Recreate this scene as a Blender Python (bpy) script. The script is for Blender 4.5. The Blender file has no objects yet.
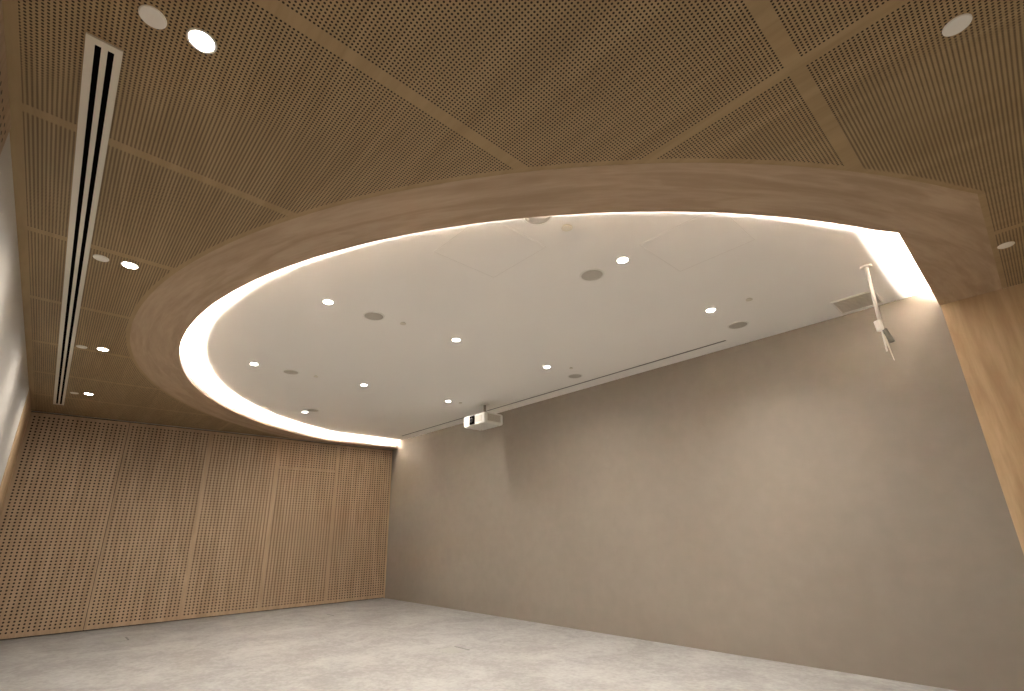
import bpy, bmesh, math, random
from mathutils import Vector, Matrix
PI = math.pi
random.seed(4)
C = bpy.context.scene.collection
sc = bpy.context.scene

# ------------------------------------------------------------------ constants (metres)
ZC = 3.115      # timber ceiling
ZR = 3.274      # white recessed ceiling
XB = -9.926     # far end wall
YG = 5.585      # plaster wall
YL = -0.50      # wall beside the camera
XE = 3.2        # end behind the camera
TH = 0.018      # thickness of the timber ceiling boards

# ------------------------------------------------------------------ node helpers
def new_mat(name):
    m = bpy.data.materials.new(name); m.use_nodes = True
    nt = m.node_tree
    return m, nt, nt.nodes['Principled BSDF']
def nd(nt, t, **kw):
    n = nt.nodes.new(t)
    for k, v in kw.items(): setattr(n, k, v)
    return n
def mth(nt, op, a, b=None, c=None):
    n = nt.nodes.new('ShaderNodeMath'); n.operation = op
    for i, v in enumerate((a, b, c)):
        if v is None: continue
        if isinstance(v, (int, float)): n.inputs[i].default_value = v
        else: nt.links.new(v, n.inputs[i])
    return n.outputs[0]
def mixc(nt, fac, a, b):
    n = nt.nodes.new('ShaderNodeMix'); n.data_type = 'RGBA'
    for k, v in ((0, fac), (6, a), (7, b)):
        if isinstance(v, (tuple, list)): n.inputs[k].default_value = (*v, 1)
        elif isinstance(v, (int, float)): n.inputs[k].default_value = v
        else: nt.links.new(v, n.inputs[k])
    return n.outputs[2]
def smooth(nt, x, lo, hi):
    n = nt.nodes.new('ShaderNodeMapRange'); n.interpolation_type = 'SMOOTHSTEP'
    nt.links.new(x, n.inputs[0]); n.inputs[1].default_value = lo; n.inputs[2].default_value = hi
    return n.outputs[0]
def plain(name, col, rough=0.5, metal=0.0):
    m, nt, b = new_mat(name)
    b.inputs['Base Color'].default_value = (*col, 1)
    b.inputs['Roughness'].default_value = rough
    b.inputs['Metallic'].default_value = metal
    n = nd(nt, 'ShaderNodeTexNoise'); n.inputs['Scale'].default_value = 60
    bp = nd(nt, 'ShaderNodeBump'); bp.inputs['Strength'].default_value = 0.03
    nt.links.new(n.outputs[0], bp.inputs['Height']); nt.links.new(bp.outputs[0], b.inputs['Normal'])
    return m
def emis(name, col, s):
    m, nt, b = new_mat(name)
    b.inputs['Base Color'].default_value = (0.8, 0.8, 0.8, 1)
    b.inputs['Emission Color'].default_value = (*col, 1)
    b.inputs['Emission Strength'].default_value = s
    return m

def oak_nodes(nt, vec, grain, dark, light, boards=None):
    """vec: coordinate socket, grain: scale vector (small along the grain)."""
    mp = nd(nt, 'ShaderNodeVectorMath', operation='MULTIPLY'); nt.links.new(vec, mp.inputs[0]); mp.inputs[1].default_value = grain
    n1 = nd(nt, 'ShaderNodeTexNoise'); n1.inputs['Scale'].default_value = 1.0; n1.inputs['Detail'].default_value = 5; n1.inputs['Distortion'].default_value = 1.2
    nt.links.new(mp.outputs[0], n1.inputs['Vector'])
    mp2 = nd(nt, 'ShaderNodeVectorMath', operation='SCALE'); nt.links.new(mp.outputs[0], mp2.inputs[0]); mp2.inputs['Scale'].default_value = 6
    n2 = nd(nt, 'ShaderNodeTexNoise'); n2.inputs['Scale'].default_value = 1.0; n2.inputs['Detail'].default_value = 3
    nt.links.new(mp2.outputs[0], n2.inputs['Vector'])
    f = mth(nt, 'ADD', mth(nt, 'MULTIPLY', n1.outputs[0], 0.75), mth(nt, 'MULTIPLY', n2.outputs[0], 0.25))
    f = smooth(nt, f, 0.3, 0.7)
    return mixc(nt, f, dark, light)

OAK_D = (0.35, 0.243, 0.153); OAK_L = (0.46, 0.336, 0.225)

def oak(name, grain, dark=OAK_D, light=OAK_L, coords='Object'):
    m, nt, b = new_mat(name)
    tc = nd(nt, 'ShaderNodeTexCoord')
    c = oak_nodes(nt, tc.outputs[coords], grain, dark, light)
    nt.links.new(c, b.inputs['Base Color'])
    b.inputs['Roughness'].default_value = 0.5
    b.inputs['Specular IOR Level'].default_value = 0.3
    return m

def perforated(name, ua, va, u0, uper, uedge, un, v0, vper, vedge, vn, r, grain, dark, light, vlo=None, vhi=None, one_sided=False, door=None):
    """Veneered boards with rows of drilled holes; plain margins (edge = joint to first hole row) at the joints."""
    m, nt, b = new_mat(name)
    tc = nd(nt, 'ShaderNodeTexCoord')
    sp = nd(nt, 'ShaderNodeSeparateXYZ'); nt.links.new(tc.outputs['Object'], sp.inputs[0])
    u = sp.outputs[ua]; v = sp.outputs[va]
    def axis(x, x0, per, edge, n, folded=False):
        p = (per-2*edge)/n
        t = mth(nt, 'SUBTRACT', x, x0)
        f = mth(nt, 'MULTIPLY', mth(nt, 'FRACT', mth(nt, 'ADD', mth(nt, 'DIVIDE', t, per), 50.0)), per)
        top = per-edge+p/2
        if folded:      # no joint on the negative side
            pos = mth(nt, 'GREATER_THAN', t, 0.0)
            f = mth(nt, 'ADD', mth(nt, 'MULTIPLY', f, pos), mth(nt, 'MULTIPLY', mth(nt, 'ABSOLUTE', t), mth(nt, 'SUBTRACT', 1.0, pos)))
            top_s = mth(nt, 'ADD', top, mth(nt, 'MULTIPLY', mth(nt, 'SUBTRACT', 1.0, pos), 5.0))
        else: top_s = top
        g = mth(nt, 'FRACT', mth(nt, 'DIVIDE', mth(nt, 'SUBTRACT', f, edge-p/2), p))
        d = mth(nt, 'MULTIPLY', mth(nt, 'SUBTRACT', g, 0.5), p)
        mask = mth(nt, 'MULTIPLY', mth(nt, 'GREATER_THAN', f, edge-p/2), mth(nt, 'LESS_THAN', f, top_s))
        return d, mask
    du, mu = axis(u, u0, uper, uedge, un)
    dv, mv = axis(v, v0, vper, vedge, vn, one_sided)
    d = mth(nt, 'SQRT', mth(nt, 'ADD', mth(nt, 'MULTIPLY', du, du), mth(nt, 'MULTIPLY', dv, dv)))
    hole = mth(nt, 'SUBTRACT', 1.0, smooth(nt, d, r * 0.9, r * 1.1))
    hole = mth(nt, 'MULTIPLY', hole, mth(nt, 'MULTIPLY', mu, mv))
    if vlo is not None: hole = mth(nt, 'MULTIPLY', hole, mth(nt, 'GREATER_THAN', v, vlo))
    if vhi is not None: hole = mth(nt, 'MULTIPLY', hole, mth(nt, 'LESS_THAN', v, vhi))
    if door:            # plain margin round the head of the flush door
        a = mth(nt, 'LESS_THAN', mth(nt, 'ABSOLUTE', mth(nt, 'SUBTRACT', v, door[2])), 0.020)
        c = mth(nt, 'MULTIPLY', mth(nt, 'GREATER_THAN', u, door[0]), mth(nt, 'LESS_THAN', u, door[1]))
        hole = mth(nt, 'MULTIPLY', hole, mth(nt, 'SUBTRACT', 1.0, mth(nt, 'MULTIPLY', a, c)))
    c = oak_nodes(nt, tc.outputs['Object'], grain, dark, light)
    c2 = mixc(nt, hole, c, (0.022, 0.012, 0.006))
    nt.links.new(c2, b.inputs['Base Color'])
    b.inputs['Roughness'].default_value = 0.5
    b.inputs['Specular IOR Level'].default_value = 0.25
    return m

CD = (0.315, 0.218, 0.113); CL = (0.39, 0.279, 0.154)
M_ceil = perforated('oak_perforated_ceiling', 0, 1, -0.293, 1.203, 0.0375, 69, 1.997, 2.4, 0.036, 142, 0.0047,
                    (0.9, 9, 9), CD, CL, -0.450, None, True)
M_ceilplain = oak('oak_ceiling_margin', (0.9, 9, 9), CD, CL)
M_back2 = perforated('oak_perforated_wall_end', 1, 2, 4.308, 1.277, 0.052, 21, 0.0, 3.115, 0.085, 66, 0.0120,
                    (9, 9, 0.9), OAK_D, OAK_L, 0.07, 3.05)
M_back = perforated('oak_perforated_wall', 1, 2, 0.708, 1.2, 0.052, 20, 0.0, 3.115, 0.085, 66, 0.0120,
                    (9, 9, 0.9), OAK_D, OAK_L, 0.07, 3.05, door=(3.11, 4.31, 2.525))
def ring_oak():
    m, nt, b = new_mat('oak_ring')       # veneer laid so that the grain runs along the curve
    tc = nd(nt, 'ShaderNodeTexCoord'); sp = nd(nt, 'ShaderNodeSeparateXYZ'); nt.links.new(tc.outputs['Object'], sp.inputs[0])
    dx = mth(nt, 'ADD', sp.outputs[0], 5.0); dy = mth(nt, 'SUBTRACT', sp.outputs[1], 5.65)
    ang = mth(nt, 'ARCTAN2', dx, mth(nt, 'MULTIPLY', dy, -1.0))
    rad = mth(nt, 'SQRT', mth(nt, 'ADD', mth(nt, 'MULTIPLY', dx, dx), mth(nt, 'MULTIPLY', dy, dy)))
    cb = nd(nt, 'ShaderNodeCombineXYZ'); nt.links.new(mth(nt, 'MULTIPLY', ang, 5.2), cb.inputs[0]); nt.links.new(rad, cb.inputs[1])
    c = oak_nodes(nt, cb.outputs[0], (1.1, 9, 1), (0.375, 0.265, 0.172), (0.50, 0.37, 0.258))
    nt.links.new(c, b.inputs['Base Color']); b.inputs['Roughness'].default_value = 0.5; b.inputs['Specular IOR Level'].default_value = 0.25
    return m
M_ring = ring_oak()
M_oakv = oak('oak_vertical', (7, 7, 0.8), (0.44, 0.30, 0.17), (0.60, 0.43, 0.26))
M_white = plain('white_paint_ceiling', (0.93, 0.905, 0.865), 0.8)
M_wallwhite = plain('white_paint_wall', (0.52, 0.49, 0.45), 0.7)
M_metalwhite = plain('white_powder_coat', (0.82, 0.80, 0.75), 0.4)
M_alu = plain('pale_aluminium', (0.72, 0.67, 0.57), 0.4)
M_black = plain('black_slot', (0.004, 0.003, 0.003), 1.0)
M_black.node_tree.nodes['Principled BSDF'].inputs['Specular IOR Level'].default_value = 0.0
M_grey = plain('grey_plastic', (0.30, 0.27, 0.22), 0.5)
M_plug = plain('dull_plug', (0.08, 0.07, 0.05), 0.6)
M_dgrey = plain('dark_metal', (0.06, 0.055, 0.05), 0.4, 0.3)
M_proj = plain('projector_shell', (0.68, 0.665, 0.63), 0.4)
M_grille = plain('speaker_grille', (0.52, 0.48, 0.42), 0.7)
M_edge = plain('access_edge', (0.76, 0.73, 0.69), 0.8)
M_lid = plain('floor_box_lid', (0.295, 0.295, 0.268), 0.5)
M_glass = plain('lens_glass', (0.02, 0.02, 0.03), 0.08)
M_lamp = emis('downlight_lens', (1.0, 0.93, 0.84), 22.0)
M_led = emis('led_tape', (1.0, 0.925, 0.83), 115.0)

def plaster():
    m, nt, b = new_mat('grey_plaster')
    tc = nd(nt, 'ShaderNodeTexCoord')
    n1 = nd(nt, 'ShaderNodeTexNoise'); n1.inputs['Scale'].default_value = 0.8; n1.inputs['Detail'].default_value = 4
    nt.links.new(tc.outputs['Object'], n1.inputs['Vector'])
    n2 = nd(nt, 'ShaderNodeTexNoise'); n2.inputs['Scale'].default_value = 7; n2.inputs['Detail'].default_value = 6
    nt.links.new(tc.outputs['Object'], n2.inputs['Vector'])
    f = mth(nt, 'ADD', mth(nt, 'MULTIPLY', n1.outputs[0], 0.6), mth(nt, 'MULTIPLY', n2.outputs[0], 0.4))
    nt.links.new(mixc(nt, smooth(nt, f, 0.3, 0.7), (0.222, 0.190, 0.155), (0.247, 0.213, 0.176)), b.inputs['Base Color'])
    b.inputs['Roughness'].default_value = 0.62; b.inputs['Specular IOR Level'].default_value = 0.3
    bp = nd(nt, 'ShaderNodeBump'); bp.inputs['Strength'].default_value = 0.12; bp.inputs['Distance'].default_value = 0.01
    nt.links.new(n2.outputs[0], bp.inputs['Height']); nt.links.new(bp.outputs[0], b.inputs['Normal'])
    return m
M_plaster = plaster()
def concrete():
    m, nt, b = new_mat('pale_concrete')
    tc = nd(nt, 'ShaderNodeTexCoord')
    mp = nd(nt, 'ShaderNodeVectorMath', operation='MULTIPLY'); nt.links.new(tc.outputs['Object'], mp.inputs[0]); mp.inputs[1].default_value = (1.0, 1.0, 1.0)
    n1 = nd(nt, 'ShaderNodeTexNoise'); n1.inputs['Scale'].default_value = 1.6; n1.inputs['Detail'].default_value = 8; n1.inputs['Roughness'].default_value = 0.62; n1.inputs['Distortion'].default_value = 0.6
    n2 = nd(nt, 'ShaderNodeTexNoise'); n2.inputs['Scale'].default_value = 9; n2.inputs['Detail'].default_value = 6; n2.inputs['Roughness'].default_value = 0.7
    for n in (n1, n2): nt.links.new(mp.outputs[0], n.inputs['Vector'])
    n3 = nd(nt, 'ShaderNodeTexNoise'); n3.inputs['Scale'].default_value = 26; n3.inputs['Detail'].default_value = 3; nt.links.new(mp.outputs[0], n3.inputs['Vector'])
    f = mth(nt, 'ADD', mth(nt, 'ADD', mth(nt, 'MULTIPLY', n1.outputs[0], 0.45), mth(nt, 'MULTIPLY', n2.outputs[0], 0.33)), mth(nt, 'MULTIPLY', n3.outputs[0], 0.22))
    c = mixc(nt, smooth(nt, f, 0.38, 0.64), (0.235, 0.229, 0.214), (0.372, 0.367, 0.353))
    nt.links.new(c, b.inputs['Base Color'])
    b.inputs['Roughness'].default_value = 0.55; b.inputs['Specular IOR Level'].default_value = 0.35
    bp = nd(nt, 'ShaderNodeBump'); bp.inputs['Strength'].default_value = 0.15; bp.inputs['Distance'].default_value = 0.01
    nt.links.new(n2.outputs[0], bp.inputs['Height']); nt.links.new(bp.outputs[0], b.inputs['Normal'])
    return m
M_floor = concrete()

# ------------------------------------------------------------------ mesh helpers
def link(name, bm, mats, parent=None, smooth_=False, bevel=0):
    me = bpy.data.meshes.new(name)
    bmesh.ops.recalc_face_normals(bm, faces=bm.faces)
    bm.to_mesh(me); bm.free()
    o = bpy.data.objects.new(name, me); C.objects.link(o)
    for m in (mats if isinstance(mats, (list, tuple)) else [mats]): me.materials.append(m)
    if smooth_:
        for p in me.polygons: p.use_smooth = True
    if bevel:
        md = o.modifiers.new('bevel', 'BEVEL'); md.width = bevel; md.segments = 2; md.limit_method = 'ANGLE'
    if parent: o.parent = parent
    return o
def struct(name, bm, mats, **k):
    o = link(name, bm, mats, **k); o['kind'] = 'structure'; return o
def thing(name, label, cat, loc, group=None, rz=0):
    o = bpy.data.objects.new(name, None); C.objects.link(o)
    o.empty_display_size = 0.05
    o.location = loc; o.rotation_euler = (0, 0, rz)
    o['label'] = label; o['category'] = cat
    if group: o['group'] = group
    return o
def tag(o, label, cat, group=None):
    o['label'] = label; o['category'] = cat
    if group: o['group'] = group
    return o
def box(bm, x0, x1, y0, y1, z0, z1, mi=0):
    v = [bm.verts.new((x, y, z)) for z in (z0, z1) for y in (y0, y1) for x in (x0, x1)]
    for f in ((0, 2, 3, 1), (4, 5, 7, 6), (0, 1, 5, 4), (2, 6, 7, 3), (0, 4, 6, 2), (1, 3, 7, 5)):
        bm.faces.new([v[i] for i in f]).material_index = mi
def lathe(bm, prof, n=40, mi=0):
    """prof: list of (r, z)."""
    rings = []
    for r, z in prof:
        if r < 1e-6: rings.append([bm.verts.new((0, 0, z))])
        else: rings.append([bm.verts.new((r*math.cos(2*PI*k/n), r*math.sin(2*PI*k/n), z)) for k in range(n)])
    for a, b in zip(rings, rings[1:]):
        for k in range(n):
            k2 = (k+1) % n
            if len(a) == 1 and len(b) == 1: continue
            if len(a) == 1: f = [a[0], b[k2], b[k]]
            elif len(b) == 1: f = [a[k], a[k2], b[0]]
            else: f = [a[k], a[k2], b[k2], b[k]]
            bm.faces.new(f).material_index = mi
def tube(bm, p, q, r0, r1=None, n=16):
    r1 = r0 if r1 is None else r1
    p = Vector(p); q = Vector(q); d = (q-p).normalized()
    a = d.orthogonal().normalized(); b = d.cross(a)
    A = [bm.verts.new(p + (a*math.cos(t)+b*math.sin(t))*r0) for t in [2*PI*k/n for k in range(n)]]
    B = [bm.verts.new(q + (a*math.cos(t)+b*math.sin(t))*r1) for t in [2*PI*k/n for k in range(n)]]
    for k in range(n): bm.faces.new((A[k], A[(k+1) % n], B[(k+1) % n], B[k]))
    bm.faces.new(A[::-1]); bm.faces.new(B)
def prism(bm, poly, z0, z1, mi=0):
    a = [bm.verts.new((x, y, z0)) for x, y in poly]; b = [bm.verts.new((x, y, z1)) for x, y in poly]
    n = len(poly)
    fs = [bm.faces.new(a), bm.faces.new(b)]
    for k in range(n): fs.append(bm.faces.new((a[k], a[(k+1) % n], b[(k+1) % n], b[k])))
    for f in fs: f.material_index = mi
def strip(bm, P, Q, z0, z1, mi=0):
    """closed band between two plan polylines, from z0 to z1"""
    R = []
    for (px, py), (qx, qy) in zip(P, Q):
        R.append([bm.verts.new(c) for c in ((px, py, z0), (qx, qy, z0), (qx, qy, z1), (px, py, z1))])
    for a, b in zip(R, R[1:]):
        for k in range(4):
            bm.faces.new((a[k], a[(k+1) % 4], b[(k+1) % 4], b[k])).material_index = mi
    bm.faces.new(R[0]).material_index = mi; bm.faces.new(R[-1][::-1]).material_index = mi

# ------------------------------------------------------------------ the curved opening (plan)
INN = [(-.287,3.879),(-.425,3.613),(-.658,3.209),(-.883,2.845),(-1.118,2.533),(-1.362,2.249),(-1.617,1.983),(-1.902,1.741),
       (-2.165,1.546),(-2.468,1.360),(-2.811,1.174),(-3.235,.994),(-3.677,.854),(-4.257,.714),(-4.810,.641),(-5.466,.637),
       (-6.148,.737),(-6.836,.937),(-7.495,1.282),(-8.067,1.737),(-8.722,2.362),(-9.345,3.266),(-9.715,3.99)]
OUT = [(.124,3.749),(-.001,3.468),(-.145,3.225),(-.286,3.0),(-.494,2.69),(-.697,2.402),(-1.011,2.011),(-1.297,1.703),
       (-1.551,1.500),(-1.835,1.304),(-2.104,1.146),(-2.466,.947),(-2.80,.739),(-3.164,.578),(-3.589,.434),(-4.153,.314),
       (-4.646,.249),(-5.268,.228),(-5.868,.275),(-6.658,.433),(-7.309,.684),(-7.934,1.064),(-8.594,1.582),(-9.327,2.375),(-9.926,3.45)]
CX, CY = -5.0, 5.65
def polar_fit(pts, deg):
    T = [math.atan2(y-CY, x-CX) for x, y in pts]; R = [math.hypot(x-CX, y-CY) for x, y in pts]
    T = [t+PI/2 if t < PI/2 else t-2*PI+PI/2 for t in T]
    n = deg+1
    A = [[sum(t**(i+j) for t in T) for j in range(n)]+[sum(r*t**i for t, r in zip(T, R))] for i in range(n)]
    for i in range(n):
        p = max(range(i, n), key=lambda k: abs(A[k][i])); A[i], A[p] = A[p], A[i]
        for k in range(n):
            if k != i:
                f = A[k][i]/A[i][i]; A[k] = [a-f*b for a, b in zip(A[k], A[i])]
    co = [A[i][n]/A[i][i] for i in range(n)]
    return (lambda t: sum(c*t**i for i, c in enumerate(co))), T
fi, Ti = polar_fit(INN, 4); fo, To = polar_fit(OUT, 4)
def curve(f, t0, t1, off=0.0, n=72):
    out = []
    for k in range(n+1):
        t = t0+(t1-t0)*k/n; r = f(t)+off
        out.append((CX+r*math.cos(t-PI/2), CY+r*math.sin(t-PI/2)))
    return out
inner = curve(fi, Ti[0], Ti[-1]); outer = curve(fo, To[0], To[-1])
outer[-1] = (XB, outer[-1][1])
XI = -0.268      # straight inner edge by the plaster wall
XO = 0.135       # straight outer edge
XN = -9.70       # inner edge along the far wall
inner = [(XI, YG-0.001)] + [(XI, inner[0][1])] + inner[1:-1] + [(XN, inner[-1][1]), (XN, YG-0.001)]
outer = [(XO, YG-0.001)] + [(XO, outer[0][1])] + outer[1:]
def resample(P, n):
    L = [0]
    for a, b in zip(P, P[1:]): L.append(L[-1]+math.dist(a, b))
    out = []; j = 0
    for k in range(n+1):
        s = L[-1]*k/n
        while j < len(L)-2 and L[j+1] < s: j += 1
        f = (s-L[j])/max(1e-9, L[j+1]-L[j])
        out.append((P[j][0]+(P[j+1][0]-P[j][0])*f, P[j][1]+(P[j+1][1]-P[j][1])*f))
    return out
def offset(P, d):
    """offset a plan polyline outwards (away from the opening centre)"""
    out = []
    for i, p in enumerate(P):
        a = Vector(P[max(0, i-1)]); b = Vector(P[min(len(P)-1, i+1)])
        t = (b-a).normalized(); nrm = Vector((t.y, -t.x))
        if nrm.dot(Vector(p)-Vector((CX, 5.0))) < 0: nrm = -nrm
        q = Vector(p)+nrm*d; out.append((q.x, q.y))
    return out

# ------------------------------------------------------------------ structure
bm = bmesh.new(); box(bm, XB-0.1, XE, YL-0.1, YG+0.1, -0.12, 0.0); struct('floor', bm, M_floor)
# plaster wall
bm = bmesh.new(); box(bm, XB-0.1, XI+0.02, YG, YG+0.12, 0, ZR+0.1); struct('wall_right', bm, M_plaster)
# timber lining beside it
bm = bmesh.new(); box(bm, -0.262, XE, YG-0.012, YG+0.12, 0, ZC); struct('trim_1', bm, M_oakv)
bm = bmesh.new(); box(bm, -0.262, XE, YG, YG+0.12, ZC, ZR+0.1); struct('trim_6', bm, M_white)
# far perforated wall, with the opening of the flush door
DY0, DY1, DZ = 3.150, 4.268, 2.525
bm = bmesh.new()
box(bm, XB-0.05, XB, YL-0.1, 0.7035, 0.014, ZC-0.018)
box(bm, XB-0.05, XB, 0.7125, DY0-0.003, 0.014, ZC-0.018)
box(bm, XB-0.05, XB, DY1+0.003, 4.308, 0.014, ZC-0.018)
box(bm, XB-0.05, XB, 4.308, YG, 0.014, ZC-0.018, 1)
box(bm, XB-0.05, XB, DY0-0.003, DY1+0.003, DZ+0.005, ZC-0.018)
struct('wall_back', bm, [M_back, M_back2])
bm = bmesh.new(); box(bm, XB-0.12, XB-0.052, YL-0.1, YG+0.1, 0, ZR+0.1); struct('wall_back_core', bm, M_black)
bm = bmesh.new(); box(bm, XB-0.045, XB+0.001, DY0, DY1, 0.014, DZ); struct('door_1', bm, M_back)
bm = bmesh.new(); box(bm, XB-0.05, XB, YL-0.1, YG, ZC+0.001, ZR); struct('trim_2', bm, M_white)
# trim strip at the plaster corner and shadow gap on top of the perforated wall
bm = bmesh.new(); box(bm, XB, XB+0.004, YG-0.018, YG-0.001, 0.0, ZC-0.02); struct('trim_3', bm, M_oakv)
# left wall: white surface between two timber linings
bm = bmesh.new(); box(bm, XB-0.1, XE, YL-0.12, YL, 0, ZR+0.1); struct('wall_left', bm, M_wallwhite)
bm = bmesh.new(); box(bm, XB+0.001, -8.50, YL, YL+0.008, 0, ZC-0.002); struct('trim_4', bm, M_oakv)
M_left = perforated('oak_perforated_side', 0, 2, -2.88, 1.2, 0.065, 19, 0.0, 3.115, 0.085, 66, 0.0105,
                    (9, 9, 0.9), OAK_D, OAK_L, 0.07, 3.05)
bm = bmesh.new(); box(bm, -2.88, XE, YL, YL+0.008, 0, ZC-0.002); struct('trim_5', bm, M_left)
# wall behind the camera
bm = bmesh.new(); box(bm, XE, XE+0.1, YL-0.1, YG+0.1, 0, ZR+0.1); struct('wall_front', bm, M_wallwhite)

# timber ceiling with the curved cut-out, plain margin beside the ring
mo = offset(outer, 0.032); mo[0] = (mo[0][0], YG-0.001); mo[-1] = (XB, mo[-1][1])
bm = bmesh.new()
poly = [(XB, YL), (XE, YL), (XE, YG-0.013)] + [(mo[0][0], YG-0.013)] + mo[1:]
prism(bm, poly, ZC, ZC+TH, 0)
strip(bm, mo[1:], outer[1:], ZC, ZC+TH, 1)
strip(bm, [(mo[0][0], YG-0.013), mo[1]], [(XO, YG-0.013), outer[1]], ZC, ZC+TH, 1)
ceil_o = struct('ceiling', bm, [M_ceil, M_ceilplain])
# the ring: flat oak band, inner upstand of the light cove
NR = 160
ri = resample(inner, NR); ro = resample(outer, NR)
# match by angle for a clean band
def match(P, Q):
    out = []; 
    for p in P:
        best = min(Q, key=lambda q: (q[0]-p[0])**2+(q[1]-p[1])**2); out.append(best)
    return out
bm = bmesh.new()
poly = inner + [(XB+0.001, YG-0.001)] + outer[::-1]
prism(bm, poly, ZC-0.002, ZC+TH)
ring = struct('trim_7', bm, M_ring)
def ring_uv(o):
    uv = o.data.uv_layers.new(name='grain')
    for l in o.data.loops:
        v = o.data.vertices[l.vertex_index].co
        uv.data[l.index].uv = (v.x, v.y)
bm = bmesh.new()
li = inner; lo = offset(inner, 0.012)
lo[0] = (XI+0.012, YG-0.001); lo[1] = (XI+0.012, lo[1][1]); lo[-1] = (XN-0.012, YG-0.001); lo[-2] = (XN-0.012, lo[-2][1])
strip(bm, li, lo, ZC+TH, ZC+0.058)
struct('trim_8', bm, M_white)
# white recessed ceiling and the back of the cove
bm = bmesh.new()
box(bm, XB, 0.35, 0.0, YG, ZR, ZR+0.03)
struct('ceiling_recess', bm, M_white)
bm = bmesh.new()
cb = offset(outer[:-1], -0.06); cb2 = offset(outer[:-1], -0.04)
cb[0] = (XO-0.06, YG-0.001); cb2[0] = (XO-0.04, YG-0.001)
cb[1] = (XO-0.06, cb[1][1]); cb2[1] = (XO-0.04, cb2[1][1])
strip(bm, cb, cb2, ZC+TH, ZR)
struct('trim_9', bm, M_white)

# LED tape lying in the cove
def led():
    a = inner[:]
    p = offset(a, 0.088); q = offset(a, 0.106)
    p[0] = (XI+0.088, YG-0.02); q[0] = (XI+0.106, YG-0.02)
    p[1] = (XI+0.088, p[1][1]); q[1] = (XI+0.106, q[1][1])
    p[-1] = (XN-0.088, YG-0.02); q[-1] = (XN-0.106, YG-0.02)
    p[-2] = (XN-0.088, p[-2][1]); q[-2] = (XN-0.106, q[-2][1])
    bm = bmesh.new(); strip(bm, p, q, ZC+TH+0.0005, ZC+TH+0.004)
    tag(link('led_strip', bm, M_led), 'long curved LED light strip lying in the cove around the white ceiling', 'light strip')
led()

# ------------------------------------------------------------------ ceiling fittings
def make_downlight(label, loc, group, r=0.052, power=40, angle=168):
    t = thing('downlight', label, 'ceiling light', loc, group)
    bm = bmesh.new(); lathe(bm, [(r*0.80, 0.004), (r*0.84, -0.003), (r*1.0, -0.004), (r*1.03, 0.0), (r*1.0, 0.003)])
    link('trim_ring', bm, M_metalwhite, t, True)
    bm = bmesh.new(); lathe(bm, [(0, -0.0025), (r*0.6, -0.0024), (r*0.84, -0.001), (r*0.82, 0.004), (0, 0.004)])
    link('lens', bm, M_lamp, t)
    L = bpy.data.lights.new('lamp', 'SPOT'); L.energy = power; L.spot_size = math.radians(angle); L.spot_blend = 1.0
    L.color = (1.0, 0.935, 0.855); L.shadow_soft_size = 0.045
    o = bpy.data.objects.new('lamp', L); C.objects.link(o); o.parent = t; o.location = (0, 0, -0.012)
    return t
G1 = 'lit downlights in the timber ceiling'; G2 = 'lit downlights in the white ceiling'
y0 = 0.083
for x, lab in ((-1.82, 'large bright round downlight in timber ceiling, nearest the camera beside the slot vent'),
               (-4.03, 'lit round downlight in timber ceiling beside slot vent, second from the camera'),
               (-6.18, 'lit round downlight in timber ceiling beside slot vent, second from the far wall'),
               (-8.31, 'lit round downlight in timber ceiling beside the far end of slot vent')):
    make_downlight(lab, (x, y0, ZC), G1, power=(26 if x > -2.5 else 11), angle=(130 if x > -2.5 else 168))
rec = [(-1.826, 2.975, 'lit downlight in white ceiling beside the largest round grille, nearest the camera'),
       (-1.80, 4.41, 'lit downlight in white ceiling nearest to the hanging white pole'),
       (-3.998, 1.513, 'lit downlight in white ceiling left of a dark round grille, near the curved timber edge'),
       (-3.985, 2.957, 'lit downlight at the centre of the white ceiling'),
       (-3.979, 4.412, 'lit downlight in white ceiling near the long slot, right of the projector'),
       (-6.182, 1.513, 'lit downlight in white ceiling close to the brightest left curve of the cove'),
       (-6.158, 2.96, 'lit downlight in white ceiling between left cove curve and the projector'),
       (-6.14, 4.412, 'lit downlight in white ceiling just left of the projector'),
       (-8.215, 2.913, 'small lit downlight in white ceiling farthest away, beside a dark round grille')]
for x, y, lab in rec: make_downlight(lab, (x, y, ZR), G2, power=(46 if x > -2.5 else 25 if x > -5 else 17), r=0.047, angle=(138 if x > -2.5 else 155 if x > -5 else 168))

def make_cover(label, loc, r=0.045):
    t = thing('ceiling_cover', label, 'ceiling cover', loc, 'round white cover discs in the timber ceiling')
    bm = bmesh.new(); lathe(bm, [(0, -0.007), (r*0.92, -0.007), (r, -0.004), (r, 0.0)]); link('cover_plate', bm, M_metalwhite, t, False, 0.001)
    bm = bmesh.new(); lathe(bm, [(r*0.82, 0.0), (r*0.82, 0.03), (0, 0.03)]); link('housing', bm, M_dgrey, t)
    return t
for x, y, lab in ((-1.834, -0.076, 'round white cover disc beside the large bright downlight'),
                  (-4.04, -0.078, 'round cover disc between slot vent and second lit downlight'),
                  (-6.22, -0.083, 'small round cover disc between slot vent and third lit downlight'),
                  (-8.36, -0.06, 'farthest small round cover disc, near the far end of slot vent'),
                  (0.198, 2.285, 'round white cover disc alone in the upper right timber ceiling'),
                  (0.207, 4.661, 'round cover disc near the corner of the timber ring by the right edge')):
    make_cover(lab, (x, y, ZC))

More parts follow.
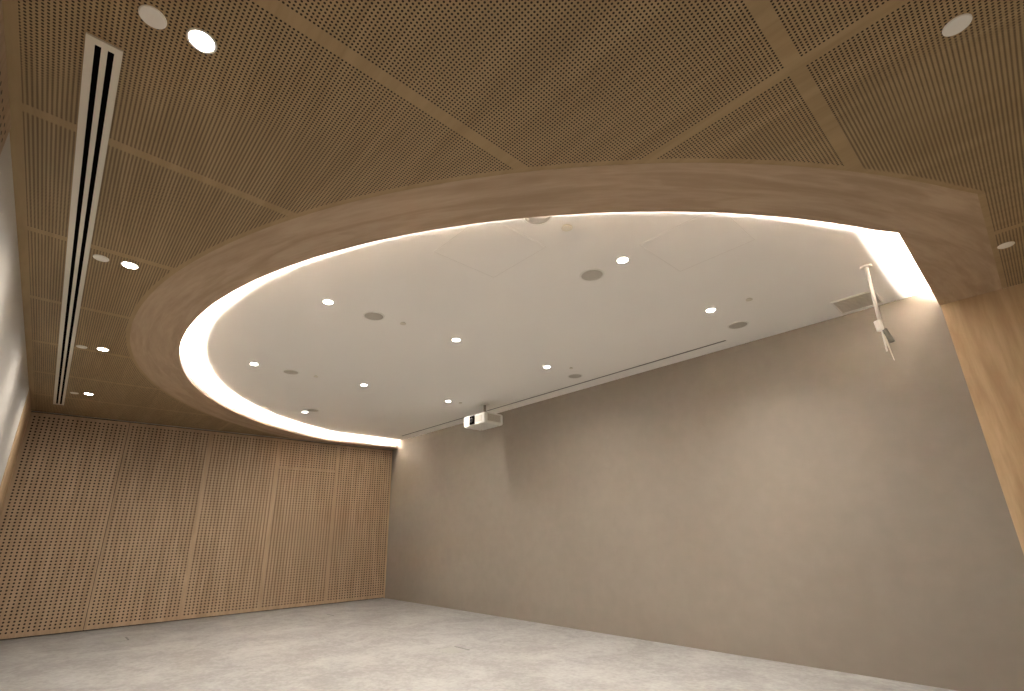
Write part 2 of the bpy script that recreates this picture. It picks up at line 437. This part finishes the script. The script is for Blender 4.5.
def make_grille(label, loc, r=0.098):
    t = thing('ceiling_speaker', label, 'speaker', loc, 'round speaker grilles in the white ceiling')
    bm = bmesh.new(); lathe(bm, [(r*0.9, 0.0), (r*0.9, -0.005), (r, -0.006), (r*1.05, -0.003), (r*1.06, 0.0)]); link('rim', bm, M_metalwhite, t, True)
    bm = bmesh.new(); lathe(bm, [(0, -0.005), (r*0.6, -0.0045), (r*0.91, -0.003), (r*0.91, 0.0)]); link('grille', bm, M_grille, t, True)
    return t
for x, y, lab in ((-2.129, 2.974, 'dark round speaker grille beside the nearest lit downlight of white ceiling'),
                  (-4.003, 1.974, 'round speaker grille right of a lit downlight, left half of white ceiling'),
                  (-1.782, 4.986, 'round speaker grille near the right end of the long ceiling slot'),
                  (-6.213, 1.968, 'thin round speaker grille near the left cove curve'),
                  (-3.995, 4.992, 'round speaker grille beside the long slot, right of the projector'),
                  (-8.55, 1.98, 'farthest left speaker grille, touching the bright cove glow'),
                  (-8.02, 2.97, 'small flat speaker grille next to the farthest lit downlight'),
                  (-1.875, 2.06, 'speaker grille half hidden by the timber ring at its top edge')):
    make_grille(lab, (x, y, ZR))

def make_sprinkler(label, loc, r=0.036):
    t = thing('sprinkler_cover', label, 'sprinkler', loc, 'small sprinkler covers in the white ceiling')
    bm = bmesh.new(); lathe(bm, [(0, -0.012), (r*0.9, -0.012), (r, -0.009), (r*0.98, -0.006), (r*0.7, -0.006)]); link('cap', bm, M_alu, t)
    bm = bmesh.new(); lathe(bm, [(r*0.72, -0.008), (r*0.72, 0.0)]); link('collar', bm, M_grey, t)
    return t
for x, y, lab, r in ((-1.826, 2.306, 'pale round sprinkler cover close to the timber ring at top centre', 0.04),
                     (-1.454, 4.455, 'small sprinkler cover right of a downlight, toward the hanging pole', 0.03),
                     (-3.967, 2.276, 'small sprinkler cover right of the middle round speaker grille', 0.03),
                     (-6.176, 2.28, 'small sprinkler cover right of the thin left speaker grille', 0.03),
                     (-3.80, 4.68, 'small sprinkler cover between lit downlight and grille above the long slot', 0.025),
                     (-8.281, 2.271, 'tiny sprinkler cover at the edge of the far cove glow', 0.035),
                     (-6.092, 4.62, 'tiny sprinkler cover beside the downlight left of the projector', 0.03)):
    make_sprinkler(lab, (x, y, ZR), r)

# flush access panels in the white ceiling
def make_access(label, cx, cy, s=0.30):
    t = thing('access_panel', label, 'access panel', (cx, cy, ZR), 'flush square access panels in the white ceiling')
    bm = bmesh.new()
    w = 0.003
    box(bm, -s, s, -s, -s+w, -0.0008, 0); box(bm, -s, s, s-w, s, -0.0008, 0)
    box(bm, -s, -s+w, -s+w, s-w, -0.0008, 0); box(bm, s-w, s, -s+w, s-w, -0.0008, 0)
    link('frame', bm, M_edge, t)
    bm = bmesh.new(); box(bm, -s+w+0.002, s-w-0.002, -s+w+0.002, s-w-0.002, -0.0007, 0); link('panel', bm, M_white, t)
make_access('faint square access panel outline near the timber ring, upper left of the white ceiling', -2.39, 2.077)
make_access('faint square access panel outline toward the upper right cove corner', -1.32, 3.19)

# linear diffuser in the timber ceiling
t = thing('linear_diffuser', 'long white linear air vent with two black slots in the timber ceiling', 'air vent', (-5.645, -0.2, ZC))
X0, X1 = -9.22+5.645, -2.07+5.645
Y0, Y1 = -0.0585, 0.0575
s1, s2, s3, s4 = -0.0295, -0.0085, 0.0115, 0.0325
ex = 0.034
bm = bmesh.new()
for a, b in ((Y0, s1), (s2, s3), (s4, Y1)): box(bm, X0+ex, X1-ex, a, b, -0.008, 0.0)
box(bm, X0, X0+ex, Y0, Y1, -0.008, 0.0); box(bm, X1-ex, X1, Y0, Y1, -0.008, 0.0)
link('frame', bm, M_alu, t)
for a, b in ((s1, s2), (s3, s4)):
    bm = bmesh.new(); box(bm, X0+ex, X1-ex, a, b, -0.001, -0.0002); link('slot', bm, M_black, t)

# slot by the plaster wall
t = thing('slot_diffuser', 'long narrow dark ceiling slot running beside the grey plaster wall', 'air vent', (-5.57, 5.318, ZR))
bm = bmesh.new(); box(bm, -3.51, 3.51, -0.021, -0.015, -0.001, 0); box(bm, -3.51, 3.51, 0.015, 0.021, -0.001, 0)
box(bm, -3.52, -3.51, -0.021, 0.021, -0.001, 0); box(bm, 3.51, 3.52, -0.021, 0.021, -0.001, 0)
link('frame', bm, M_metalwhite, t)
bm = bmesh.new(); box(bm, -3.51, 3.51, -0.015, 0.015, -0.0012, -0.0004); link('slot', bm, M_dgrey, t)

# return-air hatch by the hanging pole
t = thing('return_air_grille', 'square recessed grey air grille between plaster wall and hanging white pole', 'air vent', (-0.80, 5.33, ZR))
hx0, hx1, hy0, hy1 = -0.175, 0.165, -0.19, 0.19
bm = bmesh.new()
w = 0.012
box(bm, hx0, hx1, hy0, hy0+w, -0.012, 0); box(bm, hx0, hx1, hy1-w, hy1, -0.012, 0)
box(bm, hx0, hx0+w, hy0+w, hy1-w, -0.012, 0); box(bm, hx1-w, hx1, hy0+w, hy1-w, -0.012, 0)
link('frame', bm, M_metalwhite, t)
bm = bmesh.new(); box(bm, hx0+w, hx1-w, hy0+w, hy1-w, -0.002, -0.0005); link('backing', bm, M_grille, t)
for k in range(9):
    y = hy0+w+0.02+k*0.038
    bm = bmesh.new(); box(bm, hx0+w, hx1-w, y, y+0.004, -0.010, -0.002); link('blade', bm, M_grille, t)

# ------------------------------------------------------------------ projector
t = thing('projector', 'white ceiling projector with black lens hanging in front of plaster wall', 'projector', (-5.837, 4.887, ZR))
zb = 1.24+1.625-ZR; zt = zb+0.174
PX, PY = -0.10, 0.12
bm = bmesh.new()
hx, hy = 0.277, 0.190
def rrect(hx, hy, r, n=5):
    out = []
    for sx, sy, a0 in ((1, 1, 0), (-1, 1, PI/2), (-1, -1, PI), (1, -1, 1.5*PI)):
        for k in range(n+1):
            a = a0+PI/2*k/n; out.append((sx*(hx-r)+r*math.cos(a), sy*(hy-r)+r*math.sin(a)))
    return out
zs = [(zb, 0.022), (zb+0.010, 0.004), (zb+0.03, 0.0), (zt-0.02, 0.0), (zt-0.006, 0.006), (zt, 0.02)]
rings = []
for z, ins in zs: rings.append([bm.verts.new((x, y, z)) for x, y in rrect(hx-ins, hy-ins, 0.035)])
for a, b in zip(rings, rings[1:]):
    for k in range(len(a)): bm.faces.new((a[k], a[(k+1) % len(a)], b[(k+1) % len(a)], b[k]))
bm.faces.new(rings[0][::-1]); bm.faces.new(rings[-1])
link('body', bm, M_proj, t)
# lens bay on the -y face, left of middle
bm = bmesh.new(); box(bm, -0.115, 0.022, -hy-0.004, -hy+0.01, zb+0.020, zt-0.014)
lb = link('lens_bay', bm, M_black, t, bevel=0.002)
bm = bmesh.new(); tube(bm, (-0.050, -hy-0.004, zb+0.088), (-0.050, -hy-0.022, zb+0.088), 0.036, 0.031, 28)
link('lens_barrel', bm, M_dgrey, lb)
bm = bmesh.new(); tube(bm, (-0.050, -hy-0.0222, zb+0.088), (-0.050, -hy-0.024, zb+0.088), 0.024, 0.020, 28); link('lens_glass', bm, M_glass, lb)
# vents
bm = bmesh.new()
box(bm, 0.03, 0.20, -hy-0.0015, -hy+0.01, zb+0.04, zt-0.035)
link('front_vent', bm, M_grille, t)
bm = bmesh.new(); box(bm, hx-0.01, hx+0.002, -0.145, 0.125, zb+0.035, zt-0.025); v = link('side_vent', bm, M_grille, t)
bm = bmesh.new()
for k in range(8): box(bm, hx+0.002, hx+0.004, -0.14, 0.12, zb+0.042+k*0.0135, zb+0.046+k*0.0135)
link('louvre', bm, M_grey, v)
bm = bmesh.new(); tube(bm, (PX, PY, zt+0.015), (PX, PY, -0.006), 0.022, 0.022, 24); link('drop_pole', bm, M_grey, t, True)
bm = bmesh.new(); lathe(bm, [(0, -0.012), (0.06, -0.012), (0.075, -0.005), (0.075, 0.0)]); bmesh.ops.translate(bm, verts=bm.verts, vec=(PX, PY, 0)); link('ceiling_plate', bm, M_metalwhite, t)
bm = bmesh.new()
box(bm, -0.15, 0.06, -0.05, 0.165, zt+0.008, zt+0.022)
for a in (35, 145, 215, 325):
    c, s = math.cos(math.radians(a)), math.sin(math.radians(a))
    tube(bm, (0.03*c, 0.03*s, zt+0.015), (0.20*c, 0.17*s, zt+0.012), 0.009, 0.009, 8)
    tube(bm, (0.20*c, 0.17*s, zt+0.016), (0.20*c, 0.17*s, zt-0.004), 0.013, 0.013, 10)
link('mount_bracket', bm, M_dgrey, t)
for sx in (-1, 1):
    bm = bmesh.new(); tube(bm, (sx*0.2, 0.13, zb+0.002), (sx*0.2, 0.13, zb-0.008), 0.016, 0.014, 16); link('foot', bm, M_grille, t)

# ------------------------------------------------------------------ hanging pole
bx_, by_ = -0.575, 4.60
t = thing('hanging_pole', 'thin white pole with knuckle and cable ends hanging from white ceiling', 'pole', (bx_, by_, ZR))
def rel(p): return (p[0]-bx_, p[1]-by_, p[2]+1.24-ZR)
bm = bmesh.new(); lathe(bm, [(0, -0.012), (0.038, -0.012), (0.042, -0.007), (0.042, 0.0)]); link('ceiling_plate', bm, M_metalwhite, t)
bm = bmesh.new(); tube(bm, (0, 0, -0.01), rel((-0.585, 4.6, 1.54)), 0.0135, 0.0135, 20); link('tube', bm, M_metalwhite, t, True)
bm = bmesh.new()
a = Vector(rel((-0.592, 4.6, 1.552))); b = Vector(rel((-0.588, 4.6, 1.462)))
tube(bm, a+Vector((-0.008, 0, 0)), b+Vector((-0.008, 0, 0.004)), 0.027, 0.025, 24)
link('knuckle', bm, M_metalwhite, t, False, 0.004)
bm = bmesh.new(); tube(bm, rel((-0.576, 4.61, 1.475)), rel((-0.549, 4.61, 1.358)), 0.019, 0.019, 18); link('plug_body', bm, M_plug, t, False, 0.003)
bm = bmesh.new(); tube(bm, rel((-0.590, 4.6, 1.465)), rel((-0.594, 4.6, 1.292)), 0.006, 0.006, 10); link('cable_end', bm, M_metalwhite, t)
bm = bmesh.new(); tube(bm, rel((-0.585, 4.605, 1.43)), rel((-0.566, 4.6, 1.21)), 0.009, 0.002, 10); link('cable_end', bm, M_alu, t)

# ------------------------------------------------------------------ floor boxes
for x, y, lab in ((-4.965, 3.69, 'flush floor box with thin dark slot, nearest of the three, mid floor'),
                  (-8.575, 3.70, 'small flush floor box near the foot of the perforated wall, right'),
                  (-8.75, 0.98, 'small flush floor box at the left, near foot of perforated wall')):
    t = thing('floor_box', lab, 'floor box', (x, y, 0), 'flush floor boxes')
    bm = bmesh.new(); box(bm, -0.14, 0.14, -0.12, 0.115, 0.0, 0.0018); link('lid', bm, M_lid, t)
    bm = bmesh.new(); box(bm, -0.135, 0.135, 0.117, 0.137, 0.0, 0.0022); link('slot', bm, M_dgrey, t)

# ------------------------------------------------------------------ unseen downlights added to brighten the room
for x, y, z in ((0.36, y0, ZC), (2.5, y0, ZC), (2.5, 2.9, ZC)):
    make_downlight('added unseen downlight above or behind the camera, brightening the room', (x, y, z), G1, power=50, angle=118)

# ------------------------------------------------------------------ world
w = bpy.data.worlds.new('world'); sc.world = w; w.use_nodes = True
w.node_tree.nodes['Background'].inputs[0].default_value = (0.05, 0.045, 0.04, 1)
w.node_tree.nodes['Background'].inputs[1].default_value = 0.2

# ------------------------------------------------------------------ camera
cam = bpy.data.cameras.new('camera'); co = bpy.data.objects.new('camera', cam); C.objects.link(co)
R = Matrix(((0.66952664, 0.74256083, -0.01837122), (-0.24409453, 0.19659292, -0.94961523), (-0.70153542, 0.640277, 0.31287923)))
rot = Matrix((R[0], -R[1], -R[2])).transposed()
co.matrix_world = Matrix.Translation((0, 0, 1.24)) @ rot.to_4x4()
cam.sensor_width = 36; cam.sensor_fit = 'HORIZONTAL'; cam.lens = 483.6958/1024*36
cam.shift_x = (512-502.5314)/1024; cam.shift_y = (374.1447-345.5)/1024
cam.clip_start = 0.01
sc.camera = co
sc.view_settings.view_transform = 'Standard'; sc.view_settings.look = 'None'
sc.view_settings.gamma = 1; sc.view_settings.use_curve_mapping = False
sc.view_settings.exposure = 2.52
